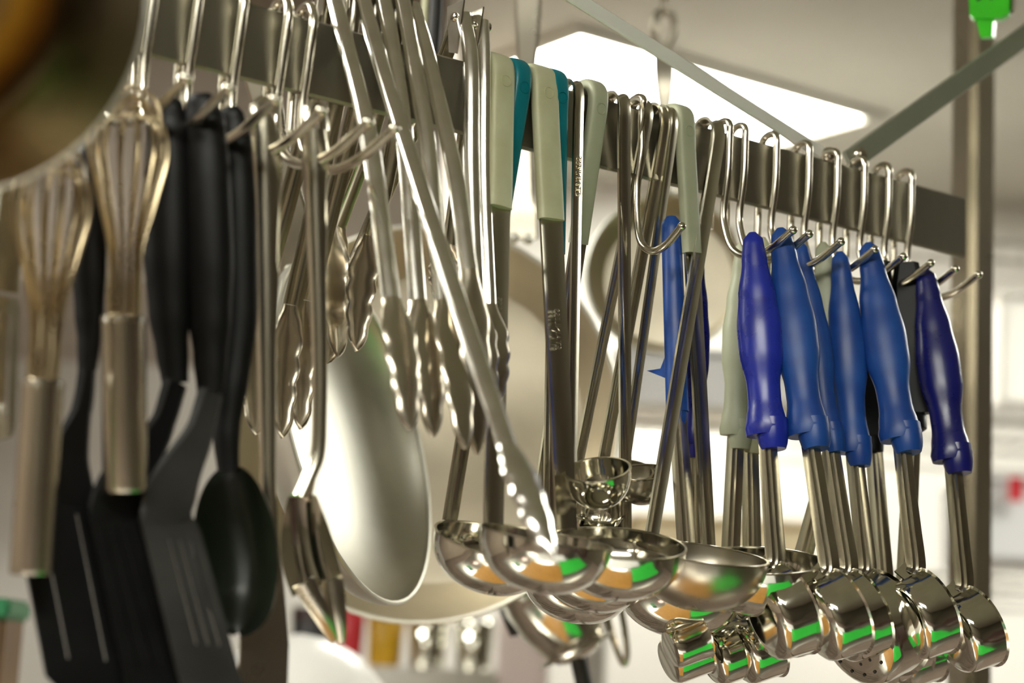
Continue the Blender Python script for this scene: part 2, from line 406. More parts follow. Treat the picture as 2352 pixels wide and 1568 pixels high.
# small measuring ladles
SMALL = 'small steel measuring ladles'
ladle('measuring_ladle', 'small measuring ladle on the straight ridged handle lettered along its length', (1328, 0), (1314, 1066), (1431, 1092), .046, .0042, None, group=SMALL, depth=.6, lett=('STAINLESS', .12), hmat='steel_handle', tilt=26)
ladle('measuring_ladle', 'middle of the three small ladles that overlap at one height', (1528, 0), (1386, 1062), (1485, 1102), .042, .0055, None, group=SMALL, depth=.55, tilt=22)
ladle('measuring_ladle', 'smallest ladle cup at the back of the overlapping three', (1545, 0), (1436, 1072), (1512, 1098), .040, .0042, None, group=SMALL, depth=.6, smat='steel_satin', tilt=18)
ladle('measuring_ladle', 'small ladle cup tipped steeply below the overlapping three', (1486, 0), (1312, 1148), (1426, 1192), .044, .0046, None, group=SMALL, depth=.5, tilt=24)

# ================================================================== TONGS
def tongs(label, x0, front, back, w=.0064, tipw=.0128, lk=.62, n0=.010):
    u = uof(x0, topx(x0), n0)
    t = thing('tongs', label, 'tongs', L(u, 0, .01), 'steel tongs straddling the rail')
    F = [onU(x, y, u) for x, y in front]; B = [onU(x, y, u) for x, y in back]
    for pts, sg in ((F, 1), (B, -1)):
        pale = sg > 0 and 'long pale arm crossing' in label
        body = catmull(pts[:-1], 5); tip = [pts[-2].lerp(pts[-1], i / 26) for i in range(27)]
        tl = (pts[-1] - pts[-2])
        bow = N * (-sg * .006)
        tip = [p + bow * (4 * (i / 26) * (1 - i / 26)) * -.6 for i, p in enumerate(tip)]
        bm = NB()
        sweep(bm, body, lambda s: chan(w * (.95 + .15 * s), .0062, .0009, sg), U)
        a = put('arm', bm, 'steel_bright' if sg > 0 else 'steel_handle', t)
        def sec(s):
            lobe = abs(math.sin(math.pi * (s * 5 + .1)))
            g = min(1, s / .22); g = g * g * (3 - 2 * g); ww = (w * 1.1 * (1 - g) + tipw * (.62 + .38 * math.sin(math.pi * min(1, .25 + s * .8))) * (.84 + .18 * lobe) * g) * (1 if s < .8 else max(.12, math.sqrt(max(0, 1 - ((s - .8) / .2) ** 2)) * .85 + .1))
            return chan(ww, (.0055 + .002 * math.sin(math.pi * s)) if pale else .0062 - .0030 * g, .0009, sg)
        bm = NB(); sweep(bm, tip, sec, U); put('scalloped_tip', bm, 'steel_bright' if pale else 'steel_tube', a)
    hp = F[0].lerp(B[0], .5)
    bm = NB(); prism(bm, [hp + Z * .006 + N * .010 - U * .0048, hp + Z * .006 - N * .010 - U * .0048, B[0] - Z * .03 - U * .0048, F[0] - Z * .03 - U * .0048], -U * .0012); put('hinge_plate', bm, 'steel_bright', t)
    bm = NB(); lathe(bm, [(0, .0022), (.0026, .0016), (.0036, 0), (.0036, -.013), (0, -.0145)], hp - U * .0062 - Z * .004, -U, 14); put('rivet', bm, 'steel_polished', t)
    return t
tongs('tongs furthest to the left, beside the last plain pot hook', 792, [(762, -60), (790, 60), (850, 300), (905, 685), (942, 988)], [(748, -50), (735, 60), (690, 330), (592, 700), (586, 1000)])
tongs('tongs with the long pale arm crossing in front of the ladles', 862, [(820, -90), (862, 85), (1000, 520), (1170, 1020), (1268, 1282)], [(808, -80), (800, 70), (735, 390), (668, 700), (648, 1006)], .0066, .0125)
tongs('tongs just behind the long pale arm, with a narrow shaded tip', 905, [(872, -70), (905, 100), (935, 320), (965, 690), (996, 1004)], [(860, -60), (850, 90), (795, 330), (705, 690), (690, 985)])
tongs('tongs third behind the long pale arm', 945, [(918, -60), (948, 100), (985, 320), (1022, 690), (1070, 1030)], [(905, -50), (898, 100), (850, 300), (770, 520), (776, 820)])
tongs('tongs with the rightmost slanting arm, its tip behind the long pale one', 985, [(952, 10), (985, 118), (1050, 400), (1082, 620), (1096, 1045)], [(940, 15), (935, 120), (880, 420), (846, 540), (818, 806)])
tongs('upright tongs with a riveted hinge standing above the rail', 1086, [(1070, 32), (1086, 140), (1088, 400), (1100, 690), (1118, 960)], [(1052, 30), (1010, 150), (905, 385), (776, 690), (748, 836)])
tongs('slimmer upright tongs against the first cream grip', 1116, [(1112, 48), (1116, 150), (1116, 400), (1128, 700), (1140, 930)], [(1098, 45), (1080, 150), (1062, 320), (1030, 560), (1010, 690)], .0056)

# ================================================================== PORTION SPOONS (handles on the prongs, flat cups below)
HT = [(0, .16, .16), (.006, .32, .36), (.02, .43, .46), (.05, .48, .52), (.15, .58, .60), (.32, .84, .80), (.48, 1., .95), (.60, .98, .95), (.76, .74, .78), (.84, .74, .80), (.92, .86, .95), (.98, .97, 1.), (.995, .97, .98), (1., .90, .90)]
def portion_spoon(name, label, top, hb, el, Rp, hmat, n=.045, wpx=48, cup=.026, bar=False, group='portion spoons on the pot hooks', ax=(-.875, -.29, -.41), wt=.7, black=False, holes=False, cupmat='steel_polished', side=None):
    """top: handle top pixel, hb: handle bottom pixel, el: elbow of the shaft, Rp: cup radius in pixels"""
    p0 = onN(top[0], top[1], n); u = toL(p0).x
    p1 = onU(hb[0], hb[1], u); p2 = onU(el[0], el[1], u)
    k = pxs(p0); W = wpx * k
    t = thing(name, label, 'spoon', p0, group)
    pth = [p0.lerp(p1, i / 30) for i in range(31)]
    # handles are seen broadside: width runs across the view
    wd = (RX * .9 + N * .2); wd.z = 0; wd.normalize()
    bm = NB()
    if black: sweep(bm, pth, lambda s: box2(W * (.55 + .2 * min(1, s * 6)), W * .42, .3), wd)
    elif bar: sweep(bm, pth, lambda s: ell(W * (min(1, .55 + s * 14) if s < .04 else 1) * (1 + .12 * s), W * .8 * (min(1, .5 + s * 14)), 20), wd)
    else: sweep(bm, pth, lambda s: [(a * 1, b) for a, b in ell(W * interp(HT, s)[0], W * wt * interp(HT, s)[1], 22)], wd)
    h = put('handle', bm, hmat, t)
    if not black:      # the step of the guard at the lower end
        T = (p1 - p0).normalized(); c = p1 + wd * W * .24
        bm = NB(); sweep(bm, [c - T * .012 + T * .022 * i / 6 for i in range(7)], lambda s: ell(W * .70 * (1 - .22 * s ** 4), W * .66 * (1 - .2 * s ** 4), 16), wd); put('guard', bm, hmat, h)
    else:
        bm = NB(); lathe(bm, [(W * .5, 0), (W * .58, .002), (W * .58, .012), (W * .4, .014)], p1, (p1 - p0).normalized(), 16); put('ferrule', bm, 'black_nylon', h)
    if bar:
        q = onU(1518, 846, u); q2 = onU(1486, 851, u); q3 = onU(1530, 815, u); q4 = onU(1528, 868, u)
        bm = NB(); prism(bm, [q3, q, q2, q4], -RZ * .006); put('thumb_rest', bm, hmat, h)
    R = Rp * pxs(p2)
    axv = Vector(ax).normalized()
    # shaft, two ridged flanks
    T = (p2 - p1).normalized()
    sp = catmull([p1 - T * .004, p1.lerp(p2, .35), p1.lerp(p2, .7), p2, p2 - Z * .006 + axv * .003], 5)
    bm = NB(); sweep(bm, sp, lambda s: ridge(.0064 + .0010 * s, .0046), wd); put('shaft', bm, 'steel_handle', t)
    ref = (Z - axv * Z.dot(axv)).normalized(); c = p2 - ref * (R + .004)
    prof = [(0, cup), (R * .55, cup), (R * .80, cup * .97), (R * .90, cup * .88), (R * .94, cup * .7), (R * .97, cup * .3), (R, 0), (R * 1.06, -.001)]
    inn = [(max(0, r - .0011), hh - .0011 if i < 3 else hh) for i, (r, hh) in enumerate(prof)][::-1]
    bm = NB(); lathe(bm, prof + inn, c, axv, 40); cu = put('cup', bm, cupmat, t)
    if holes:
        bm = NB()
        b2 = axv.cross(ref)
        for rr, kk in ((R * .2, 5), (R * .45, 10), (R * .66, 14)):
            for i in range(kk):
                a = 2 * math.pi * i / kk; q = c + axv * (cup + .0002) + (ref * math.cos(a) + b2 * math.sin(a)) * rr
                lathe(bm, [(0, 0), (.0013, 0), (.0013, -.0004), (0, -.0004)], q, axv, 8)
        put('perforations', bm, 'charcoal', cu)['kind'] = 'stuff'
    # strap joining the elbow to the rim
    bm = NB(); sweep(bm, [p2, p2 - ref * .003 + axv * cup * .3, c + ref * (R * .99) + axv * cup * .55], lambda s: box2(.0075, .0009, .4), wd); put('collar', bm, 'steel_polished', t)
    return t
portion_spoon('portion_spoon', 'portion spoon with rear blue handle and pointed thumb rest', (1541, 498), (1556, 945), (1588, 1400), 52, 'blue_worn', .0, 23, bar=True)
portion_spoon('portion_spoon', 'portion spoon with dark blue handle behind the sage ladle grip', (1600, 560), (1592, 1020), (1584, 1420), 60, 'navy_gloss', .0, 34, cup=.028)
portion_spoon('portion_spoon', 'portion spoon with cream handle at the rear of the cream pair', (1708, 552), (1690, 1000), (1672, 1400), 74, 'sage_plastic', .005, 40, cup=.028)
portion_spoon('portion_spoon', 'portion spoon with cream handle in front of the cream pair', (1752, 545), (1722, 1010), (1730, 1385), 82, 'cream_plastic', .012, 40)
portion_spoon('portion_spoon', 'portion spoon with glossy royal blue handle nearest the ladles', (1728, 534), (1762, 1000), (1781, 1282), 108, 'blue_gloss', .050, 51)
portion_spoon('portion_spoon', 'portion spoon with scuffed blue handle second from the ladles', (1792, 524), (1858, 1000), (1904, 1298), 100, 'blue_worn', .055, 52)
portion_spoon('portion_spoon', 'portion spoon with pale cream handle wedged between blue handles', (1890, 556), (1920, 1000), (1830, 1330), 80, 'sage_plastic', .035, 40, wt=.5)
portion_spoon('portion_spoon', 'portion spoon with blue handle tucked behind the scuffed blue one', (1838, 556), (1905, 1010), (1948, 1298), 102, 'blue_worn', .035, 36)
portion_spoon('portion_spoon', 'perforated portion spoon with duller blue handle and the largest cup', (1929, 578), (1962, 1040), (1990, 1300), 126, 'blue_worn', .050, 43, cup=.034, holes=True, ax=(-.72, -.50, -.42))
portion_spoon('portion_spoon', 'portion spoon with bright blue handle ahead of the black handles', (1994, 558), (2070, 1010), (2103, 1297), 100, 'blue_worn', .060, 51)
portion_spoon('portion_spoon', 'portion spoon with black handle beneath the last hooks', (2020, 600), (2005, 1000), (2030, 1330), 112, 'black_nylon', .035, 44, black=True, cup=.03)
portion_spoon('portion_spoon', 'portion spoon with black handle nearest the post', (2082, 606), (2098, 950), (2078, 1370), 96, 'black_nylon', .045, 50, black=True, cup=.03)
portion_spoon('portion_spoon', 'portion spoon with navy handle at the free end of the rail', (2124, 618), (2188, 1058), (2214, 1338), 94, 'navy_gloss', .062, 49)

# ================================================================== BLACK UTENSILS
BT = [(0, .35), (.02, .62), (.1, .86), (.3, .98), (.55, 1.), (.75, .86), (.88, .68), (1, .55)]
def bl_handle(bm, pts, hwpx, n, m_w=.62, k=10):
    P3 = catmull([onN(x, y, n) for x, y in pts], k); s0 = pxs(P3[0]) * hwpx
    sweep(bm, P3, lambda s: ell(s0 * interp(BT, s)[0], s0 * m_w * interp(BT, s)[0], 18), (RX - Z * RX.z).normalized())
    return P3
def plate(bm, c4, rects, vec):
    """rects in (a,b) of the quad TL,TR,BR,BL, thickened by vec"""
    f = lambda a, b: c4[0].lerp(c4[1], a).lerp(c4[3].lerp(c4[2], a), b)
    for r in rects: prism(bm, [f(a, b) for a, b in r], vec)
def slotrects(k, top=.12, bot=.85, x0=.2, x1=.8, sw=.02):
    R = [[(0.06, 0), (.94, 0), (1, .06), (1, top), (0, top), (0, .06)], [(0, bot), (1, bot), (1, .95), (.94, 1), (.06, 1), (0, .95)]]
    xs = [x0 + (x1 - x0) * i / (k - 1) for i in range(k)]; e = 0
    for x in xs: R.append([(e, top), (x - sw / 2, top), (x - sw / 2, bot), (e, bot)]); e = x + sw / 2
    R.append([(e, top), (1, top), (1, bot), (e, bot)]); return R
def turner(label, hpts, hw, neck, quad, n, nb, m, slots=3, **kw):
    t = thing('slotted_turner', label, 'turner', onN(*hpts[0], n), 'black nylon turners')
    bm = NB(); P3 = bl_handle(bm, hpts, hw, n); put('handle', bm, 'black_nylon', t)
    c4 = [onN(x, y, nn) for (x, y), nn in zip(quad, nb)]
    NP = [P3[-1]] + [onN(x, y, n + (nb[0] - n) * f) for x, y, _, f in neck]
    W = [hw * .55] + [q[2] for q in neck]; k0 = pxs(P3[-1])
    pth = catmull(NP, 6)
    def nw(s):
        f = s * (len(W) - 1); i = min(int(f), len(W) - 2); f -= i; return (W[i] + (W[i + 1] - W[i]) * f) * k0
    bm = NB(); sweep(bm, pth, lambda s: box2(nw(s), .0035 - .002 * s, .45), (c4[1] - c4[0]).normalized()); put('neck', bm, m, t)
    bm = NB(); plate(bm, c4, slotrects(slots, **kw), -N * .0024); put('blade', bm, m, t, True)
    return t
turner('black slotted turner behind the two whisk handles', [(205, 330), (208, 460), (205, 640), (205, 760), (200, 850)], 40, [(190, 930, 26, .3), (160, 1040, 50, .6), (140, 1150, 92, 1)], [(28, 1130), (300, 1120), (400, 1600), (112, 1575)], .050, (.055, .055, .07, .07), 'black_nylon')
turner('black slotted turner whose blade sits under the whisk handle', [(388, 225), (385, 330), (385, 560), (390, 740), (402, 880)], 56, [(370, 980, 30, .3), (310, 1080, 44, .6), (268, 1162, 66, 1), (276, 1200, 66, 1)], [(198, 1150), (332, 1165), (486, 1600), (296, 1600)], .060, (.068, .068, .085, .085), 'black_nylon', 4)
turner('worn grey-black slotted turner in front of the black spoon', [(462, 215), (470, 320), (478, 560), (482, 740), (484, 900)], 58, [(455, 1000, 34, .3), (410, 1090, 46, .65), (382, 1172, 62, 1), (388, 1205, 62, 1)], [(318, 1165), (452, 1190), (566, 1600), (424, 1600)], .072, (.08, .08, .1, .1), 'black_nylon_worn', 3, top=.14, bot=.72, x0=.42, x1=.8, sw=.04)
# black solid spoon
t = thing('solid_spoon', 'black nylon spoon with a deep glossy olive-tinted bowl', 'spoon', onN(548, 240, .055))
bm = NB(); P3 = bl_handle(bm, [(530, 245), (540, 340), (545, 560), (545, 740), (528, 900), (520, 1000), (525, 1085)], 46, .055); put('handle', bm, 'black_nylon', t)
def spoon_bowl(bm, ctr, hwid, cup, th, n0, k=12):
    """loft of shallow arcs along ctr; hwid(s) half width, cup(s) depth"""
    S = arc(ctr); rows = []; kk = len(ctr)
    for side in (0, 1):
        rr = []
        for i, p in enumerate(ctr):
            T = (ctr[min(i + 1, kk - 1)] - ctr[max(i - 1, 0)]).normalized(); Nn = (n0 - T * n0.dot(T)).normalized(); B = T.cross(Nn)
            rr.append([bm.verts.new(p + Nn * (hwid(S[i]) * f) + B * (-cup(S[i]) * (1 - f * f) - (th if side else 0))) for f in [-1 + 2 * j / k for j in range(k + 1)]])
        rows.append(rr)
    for rr in rows:
        for a, b in zip(rr, rr[1:]):
            for j in range(k): bm.faces.new((a[j], a[j + 1], b[j + 1], b[j]))
    a, b = rows
    for i in range(kk - 1):
        for j in (0, k): bm.faces.new((a[i][j], a[i + 1][j], b[i + 1][j], b[i][j]))
    for i in (0, kk - 1):
        for j in range(k): bm.faces.new((a[i][j], a[i][j + 1], b[i][j + 1], b[i][j]))
k0 = pxs(onN(530, 1200, .06))
ctr = catmull([onN(525, 1075, .055), onN(530, 1170, .062), onN(542, 1270, .068), onN(548, 1370, .066), onN(543, 1462, .056)], 9)
bm = NB(); spoon_bowl(bm, ctr, lambda s: k0 * 98 * max(.05, math.sqrt(max(0, 1 - ((s - .49) / .512) ** 2))), lambda s: .024 * math.sin(math.pi * min(1, .06 + .9 * s)) ** .8, .002, (RX * .9 + N * .25).normalized()); put('bowl', bm, 'olive_nylon', t)

# ================================================================== WHISKS
def whisk(label, hb, hc, top, wpx, n, hrpx, loops=6, r=.0012, flare=.72):
    c = onN(*hc, n); b = onN(*hb, n); tp = onN(*top, n); ax = (tp - c).normalized(); k = pxs(c)
    t = thing('balloon_whisk', label, 'whisk', tp, 'steel balloon whisks')
    R = hrpx * k; hl = (c - b).length
    bm = NB(); lathe(bm, [(0, 0), (R * .92, 0), (R, .002), (R, hl - .004), (R * 1.02, hl - .003), (R * 1.02, hl), (R * .7, hl + .001), (0, hl + .001)], b, (c - b).normalized(), 32); h = put('handle', bm, 'steel_tube', t)
    bm = NB(); lathe(bm, [(R * .9, 0), (R * 1.03, .001), (R * 1.03, .004), (R * .9, .005)], c - ax * .003, ax, 32); put('collar', bm, 'steel_bright', h)
    a = RX - ax * RX.dot(ax); a.normalize(); bb = ax.cross(a); ln = (tp - c).length; W = wpx * k
    for i in range(loops):
        th = math.pi * (i + .3) / loops; d = a * math.cos(th) + bb * math.sin(th); ww = W * (.78 + .3 * ((i * 37) % 10) / 10); hh = ln * (.88 + .14 * ((i * 53) % 10) / 10)
        prof = [(R * .62 / ww, -.02), (R * .70 / ww, .12), (.42, .34), (.74, .58), (.98, .78), (.88, .92), (.5, .99), (0, 1.01)]
        pts = [c + ax * hh * y + d * ww * x for x, y in prof] + [c + ax * hh * y - d * ww * x for x, y in prof[::-1][1:]]
        bm = NB(); tube(bm, catmull(pts, 5), r, 8); put('wire_loop', bm, 'whisk_wire', t)
whisk('balloon whisk hanging handle down in front of the black turners', (287, 1132), (284, 735), (300, 205), 100, .080, 51, 7)
whisk('blurred balloon whisk at the left edge under the close pan', (70, 1320), (98, 882), (128, 330), 96, .085, 48, 7)
# slotted steel turner at the left edge
t = thing('slotted_server', 'steel slotted server at the left edge catching bright light', 'server', onN(60, 380, .04))
c4 = [onN(-60, 660, .04), onN(46, 690, .04), onN(34, 1000, .05), onN(-70, 1030, .05)]
bm = NB(); plate(bm, c4, slotrects(3, x0=.25, x1=.8, sw=.07), -N * .0015); put('blade', bm, 'steel_bright', t)
bm = NB(); sweep(bm, catmull([onN(30, 330, .035), onN(22, 500, .037), onN(5, 670, .04)], 6), lambda s: box2(.006 + .004 * s, .0012, .4), U); put('handle', bm, 'steel_handle', t)

# ================================================================== TALL STEEL SERVER AND SERVING FORK
t = thing('steel_server', 'tall steel server with a wide handle beside the black spoon', 'server', onN(612, 232, .05))
pth = catmull([onN(608, 262, .05), onN(610, 330, .05), onN(614, 520, .048), onN(618, 800, .046), onN(622, 1080, .044), onN(626, 1255, .042)], 6); k0 = pxs(pth[0])
WT = [(0, .5), (.04, .85), (.1, 1.), (.35, .78), (.6, .55), (.85, .46), (1, .5)]
bm = NB(); sweep(bm, pth, lambda s: [(a, b + .010 * (1 - (a / (42 * k0)) ** 2)) for a, b in fine(38 * k0 * interp(WT, s)[0], .0011)], (RX * .95 + N * .1).normalized()); put('handle', bm, 'steel_handle', t)
bm = NB(); ring = [onN(608 + 26 * math.cos(a), 262 + 32 * math.sin(a), .05) for a in [math.pi * (1 + i / 14) for i in range(15)]]; tube(bm, ring, .003, 8); put('hanging_loop', bm, 'steel_wire', t)
bm = NB(); prism(bm, [onN(x, y, nn) for x, y, nn in ((606, 1236, .042), (640, 1236, .042), (652, 1340, .045), (664, 1480, .048), (660, 1600, .05), (548, 1600, .05), (556, 1400, .047), (575, 1300, .044))], -N * .0016); put('blade', bm, 'steel_satin', t)
t = thing('serving_fork', 'steel serving fork with a bent neck and two broad tines', 'fork', onN(724, 236, .055))
pth = catmull([onN(724, 300, .056), onN(726, 420, .054), onN(732, 600, .052), onN(738, 800, .050), onN(738, 960, .048), onN(733, 1050, .047), onN(712, 1105, .046), onN(692, 1150, .046)], 6); k0 = pxs(pth[0])
WT2 = [(0, .8), (.06, 1.), (.2, .8), (.45, .58), (.8, .5), (.92, .5), (1, .75)]
bm = NB(); sweep(bm, pth, lambda s: [(a, b + .008 * (1 - (a / (34 * k0)) ** 2)) for a, b in fine(32 * k0 * interp(WT2, s)[0], .0012)], (RX * .95 + N * .1).normalized()); put('handle', bm, 'steel_handle', t)
bm = NB(); ring = [onN(722 + 22 * math.cos(a), 300 + 62 * math.sin(a), .056) for a in [math.pi * (1 + i / 14) for i in range(15)]]; tube(bm, ring, .0032, 8); put('hanging_loop', bm, 'steel_wire', t)
ctr = catmull([onN(694, 1138, .046), onN(700, 1215, .048), onN(712, 1290, .051), onN(730, 1352, .052)], 6)
fd = (RX * .95 - N * .15).normalized()
bm = NB(); spoon_bowl(bm, ctr, lambda s: k0 * 62 * max(.3, math.sin(math.pi * min(.62, .12 + s * .5)) ** .7), lambda s: .012 * math.sin(math.pi * min(1, .08 + .6 * s)), .0012, fd); put('bowl', bm, 'steel_polished', t)
for a, b in (((696, 1345), (768, 1462)), ((762, 1340), (784, 1470))):
    pt = catmull([onN(a[0], a[1] - 10, .052), onN((a[0] * .45 + b[0] * .55), (a[1] + b[1]) / 2, .052), onN(b[0], b[1], .048)], 6)
    bm = NB(); sweep(bm, pt, lambda s: [(x, y + .004 * (1 - (x / (k0 * 28)) ** 2)) for x, y in fine(k0 * (25 - 17 * s ** 2), .0010)], fd); put('tine', bm, 'steel_satin', t)

# ================================================================== PANS
def pan(name, label, c, ax, R, dep, base, m, th=.003, handle=None, hw=.012, hmat='steel_satin', round_=False):
    """ax: direction the opening faces; base: base radius / R"""
    ax = ax.normalized(); t = thing(name, label, 'pan', c)
    prof = [(0, -dep), (R * base * .5, -dep), (R * base * .92, -dep), (R * base, -dep * .97), (R * (base + (1 - base) * .22), -dep * .82), (R * (base + (1 - base) * .6), -dep * .42), (R * .985, -dep * .06), (R * 1.0, 0)]
    if round_: prof = [(R * math.sin(a) ** .8 if a > 0 else 0, -dep * math.cos(a) ** 1.1 if a < 1.57 else 0) for a in [i * math.pi / 2 / 18 for i in range(19)]]
    bm = NB(); lathe(bm, shell(prof, th), c, ax, 64); b = put('body', bm, m, t)
    bm = NB(); lathe(bm, [(R - th * .6 + .0022 * math.cos(a), .0022 * math.sin(a)) for a in [2 * math.pi * i / 8 for i in range(8)]], c, ax, 64, close=True); put('rim', bm, 'aluminium', b)
    if handle:
        bm = NB(); hp = catmull(handle, 7); wn = (RX - Z * RX.z).normalized()
        sweep(bm, hp, lambda s: box2(hw * (1.15 - .5 * math.sin(math.pi * min(1, s * 1.1)) ** 2 + (.35 if s < .12 else 0)), .003, .5), wn); h = put('handle', bm, hmat, t)
        bm = NB()
        for sg in (-1, 1): lathe(bm, [(0, .004), (.004, .003), (.0055, 0)], handle[0] + wn * sg * hw * .6 - RZ * -.004, RZ, 12)
        put('rivet', bm, 'aluminium', h)
    return t
fwd = -RZ
# large frying pan, opening towards the kitchen
d2 = 1.86; c2 = P(965, 968, d2); R2 = 462 * d2 / FPX
pan('frying_pan', 'large dull aluminium frying pan filling the space behind the tongs', c2, Vector((-.10, -1, -.04)), R2, .075, .80, 'aluminium_used', .003, [P(1196, 548, d2 - .02), P(1198, 440, d2 - .01), P(1206, 260, d2), P(1212, 60, d2), P(1212, -80, d2)], .011)
# pan seen nearly edge-on
d1 = 1.60; c1 = P(822, 985, d1); dr = (P(935, 1385, d1) - P(712, 590, d1)).normalized()
axx = Vector((.965, -.26, 0)); axx = (axx - dr * axx.dot(dr)).normalized()
pan('frying_pan', 'shiny aluminium frying pan turned almost edge-on between tongs and fork', c1, axx, 412 * d1 / FPX, .056, .93, 'aluminium', .003, [c1 - dr * .135 - axx * .012, c1 - dr * .18, c1 - dr * .24, c1 - dr * .30], .011, round_=True)
# small pan by the blue handles
d3 = 2.1; c3 = P(1528, 628, d3)
pan('frying_pan', 'small aluminium frying pan hanging behind the sage ladle grip', c3, Vector((-.16, -1, -.06)), 186 * d3 / FPX, .05, .84, 'aluminium_used', .003, [P(1528, 440, d3 - .02), P(1527, 330, d3 - .01), P(1526, 200, d3), P(1525, 120, d3)], .0098)
t3 = bpy.data.objects['frying_pan.002']
bm = NB(); rp = [P(1525 + 24 * math.cos(a), 66 + 44 * math.sin(a), d3) for a in [2 * math.pi * i / 24 for i in range(25)]]; tube(bm, rp, .0042, 8); put('hanging_eye', bm, 'steel_satin', t3)
def chain(label, p, lk=.0105, r=.0024):
    """links from p up to the ceiling"""
    t = thing('chain', label, 'chain', p, 'chains holding the pans'); k = max(2, int((CEIL - p.z) / (lk * 1.55)))
    for i in range(k + 1):
        c = Vector((p.x, p.y, p.z + lk * .6 + (CEIL - lk - p.z - lk * .6) * i / k)); vx = EX if i % 2 else EY
        bm = NB(); tube(bm, [c + vx * (lk * .46 * math.cos(a)) + Z * (lk * math.sin(a)) for a in [2 * math.pi * q / 16 for q in range(17)]], r, 7); put('link', bm, 'steel_satin', t)
    bm = NB(); lathe(bm, [(0, -.012), (.006, -.012), (.02, -.004), (.02, 0)], Vector((p.x, p.y, CEIL)), Z, 16); put('ceiling_plate', bm, 'steel_satin', t)
chain('steel chain holding the small pan under the ceiling light', P(1524, 24, d3))
chain('steel chain above the large dull pan, out of view', P(1212, -78, d2))
# close, blurred pan seen from below
d4 = .92; c4p = P(-128, -28, d4 + .0)
pan('frying_pan', 'dark scorched frying pan close up in the top left corner', c4p + fwd * .0, fwd + Vector((.05, 0, .1)), 475 * d4 / FPX, .045, .72, 'pan_underside', .003, [P(-120, -455, d4 + .03), P(-115, -640, d4 + .01), P(-110, -860, d4 - .005), P(-105, -1080, d4 - .01)], .011)
chain('steel chain above the close scorched pan, out of view', P(-105, -1075, d4 - .01))

# strainer cup hanging low behind the ladles
t = thing('funnel_strainer', 'steel funnel strainer with a stem and wire loop below the ladles', 'strainer', P(1290, 1400, 1.9)); ds = 1.9; s = ds / FPX
ax = (P(1325, 1495, ds) - P(1262, 1365, ds)).normalized() - fwd * .15; ax.normalize(); c = P(1262, 1360, ds)
bm = NB(); lathe(bm, shell([(0, 165 * s), (30 * s, 164 * s), (52 * s, 155 * s), (75 * s, 125 * s), (100 * s, 70 * s), (112 * s, 10 * s), (116 * s, -20 * s)][::1], .0012), c, ax, 40); b = put('cup', bm, 'steel_polished', t)
bm = NB(); lathe(bm, [(80 * s, 138 * s), (92 * s, 142 * s), (96 * s, 150 * s), (84 * s, 148 * s)], c, ax, 40, close=True); put('flange', bm, 'steel_satin', b)
bm = NB(); tube(bm, [P(1322, 1480, ds), P(1330, 1520, ds), P(1350, 1610, ds)], 20 * s, 14); put('stem', bm, 'charcoal', t)
bm = NB(); tube(bm, catmull([P(1392, 1405, ds), P(1412, 1480, ds), P(1432, 1524, ds), P(1440, 1500, ds), P(1434, 1440, ds), P(1425, 1390, ds)], 6), .0032, 8); put('wire_loop', bm, 'steel_wire', t)
bm = NB(); prism(bm, [P(1146, 1400, ds), P(1184, 1400, ds), P(1200, 1458, ds), P(1172, 1462, ds)], fwd * .01); put('bracket', bm, 'charcoal', t)

# ================================================================== POST, CLIP, BLACK ROD
dp = 2.05; cpz = P(2232, 700, dp); rotp = Matrix.Rotation(math.radians(33), 4, 'Z')
t = thing('support_post', 'square steel post rising behind the free end of the rail', 'post', (cpz.x, cpz.y, 0))
bm = NB(); box(bm, Vector((cpz.x, cpz.y, CEIL / 2)), .0365, .0365, CEIL - .004, rotp, .0065); put('tube', bm, 'steel_satin', t)
bm = NB(); box(bm, Vector((cpz.x, cpz.y, .006)), .09, .09, .01, rotp, .002); put('foot_plate', bm, 'steel_rail', t)
dg = 1.72; t = thing('plastic_clip', 'bright green plastic clip above the grey hanger strap', 'clip', P(2270, 40, dg))
gx = (RX * .86 + fwd * .5).normalized()
bm = NB(); prism(bm, [P(x, y, dg) for x, y in ((2222, -70), (2318, -70), (2318, 30), (2300, 42), (2235, 42), (2227, 34))], fwd * .02 + RX * .006); put('body', bm, 'green_plastic', t)
bm = NB(); prism(bm, [P(x, y, dg + .002) for x, y in ((2240, 38), (2282, 38), (2278, 84), (2252, 86))], fwd * .014 + RX * .006); put('tongue', bm, 'green_plastic', t)
bm = NB(); box(bm, P(2324, -10, dg + .01), .003, .012, .03); put('metal_edge', bm, 'steel_bright', t)
bm = NB()
for x0, x1, y0, y1 in ((2243, 2248, -20, 3), (2249, 2252, -20, 0), (2273, 2276, -20, -1), (2278, 2280, -20, -1)):
    prism(bm, [P(x, y, dg - .0004) for x, y in ((x0, y0), (x1, y0), (x1, y1), (x0, y1))], fwd * .0008)
put('printed_mark', bm, 'ink', t, False)
a = P(2270, -66, dg + .01); bm = NB(); tube(bm, [a, Vector((a.x, a.y, CEIL))], .0012, 8); put('cord', bm, 'steel_wire', t)
t = thing('hanging_rod', 'thin black hanging rod behind the tongs', 'rod', P(992, 110, 1.75))
bm = NB(); a = P(994, 125, 1.75); bq = Vector((a.x + .004, a.y, CEIL)); tube(bm, [a, a.lerp(bq, .5), bq], .0065, 12); put('shaft', bm, 'charcoal', t)
bm = NB(); a2 = P(972, 120, 1.76); tube(bm, [a2, Vector((a2.x + .004, a2.y, CEIL))], .0045, 10); put('sleeve', bm, 'cream_plastic', t)

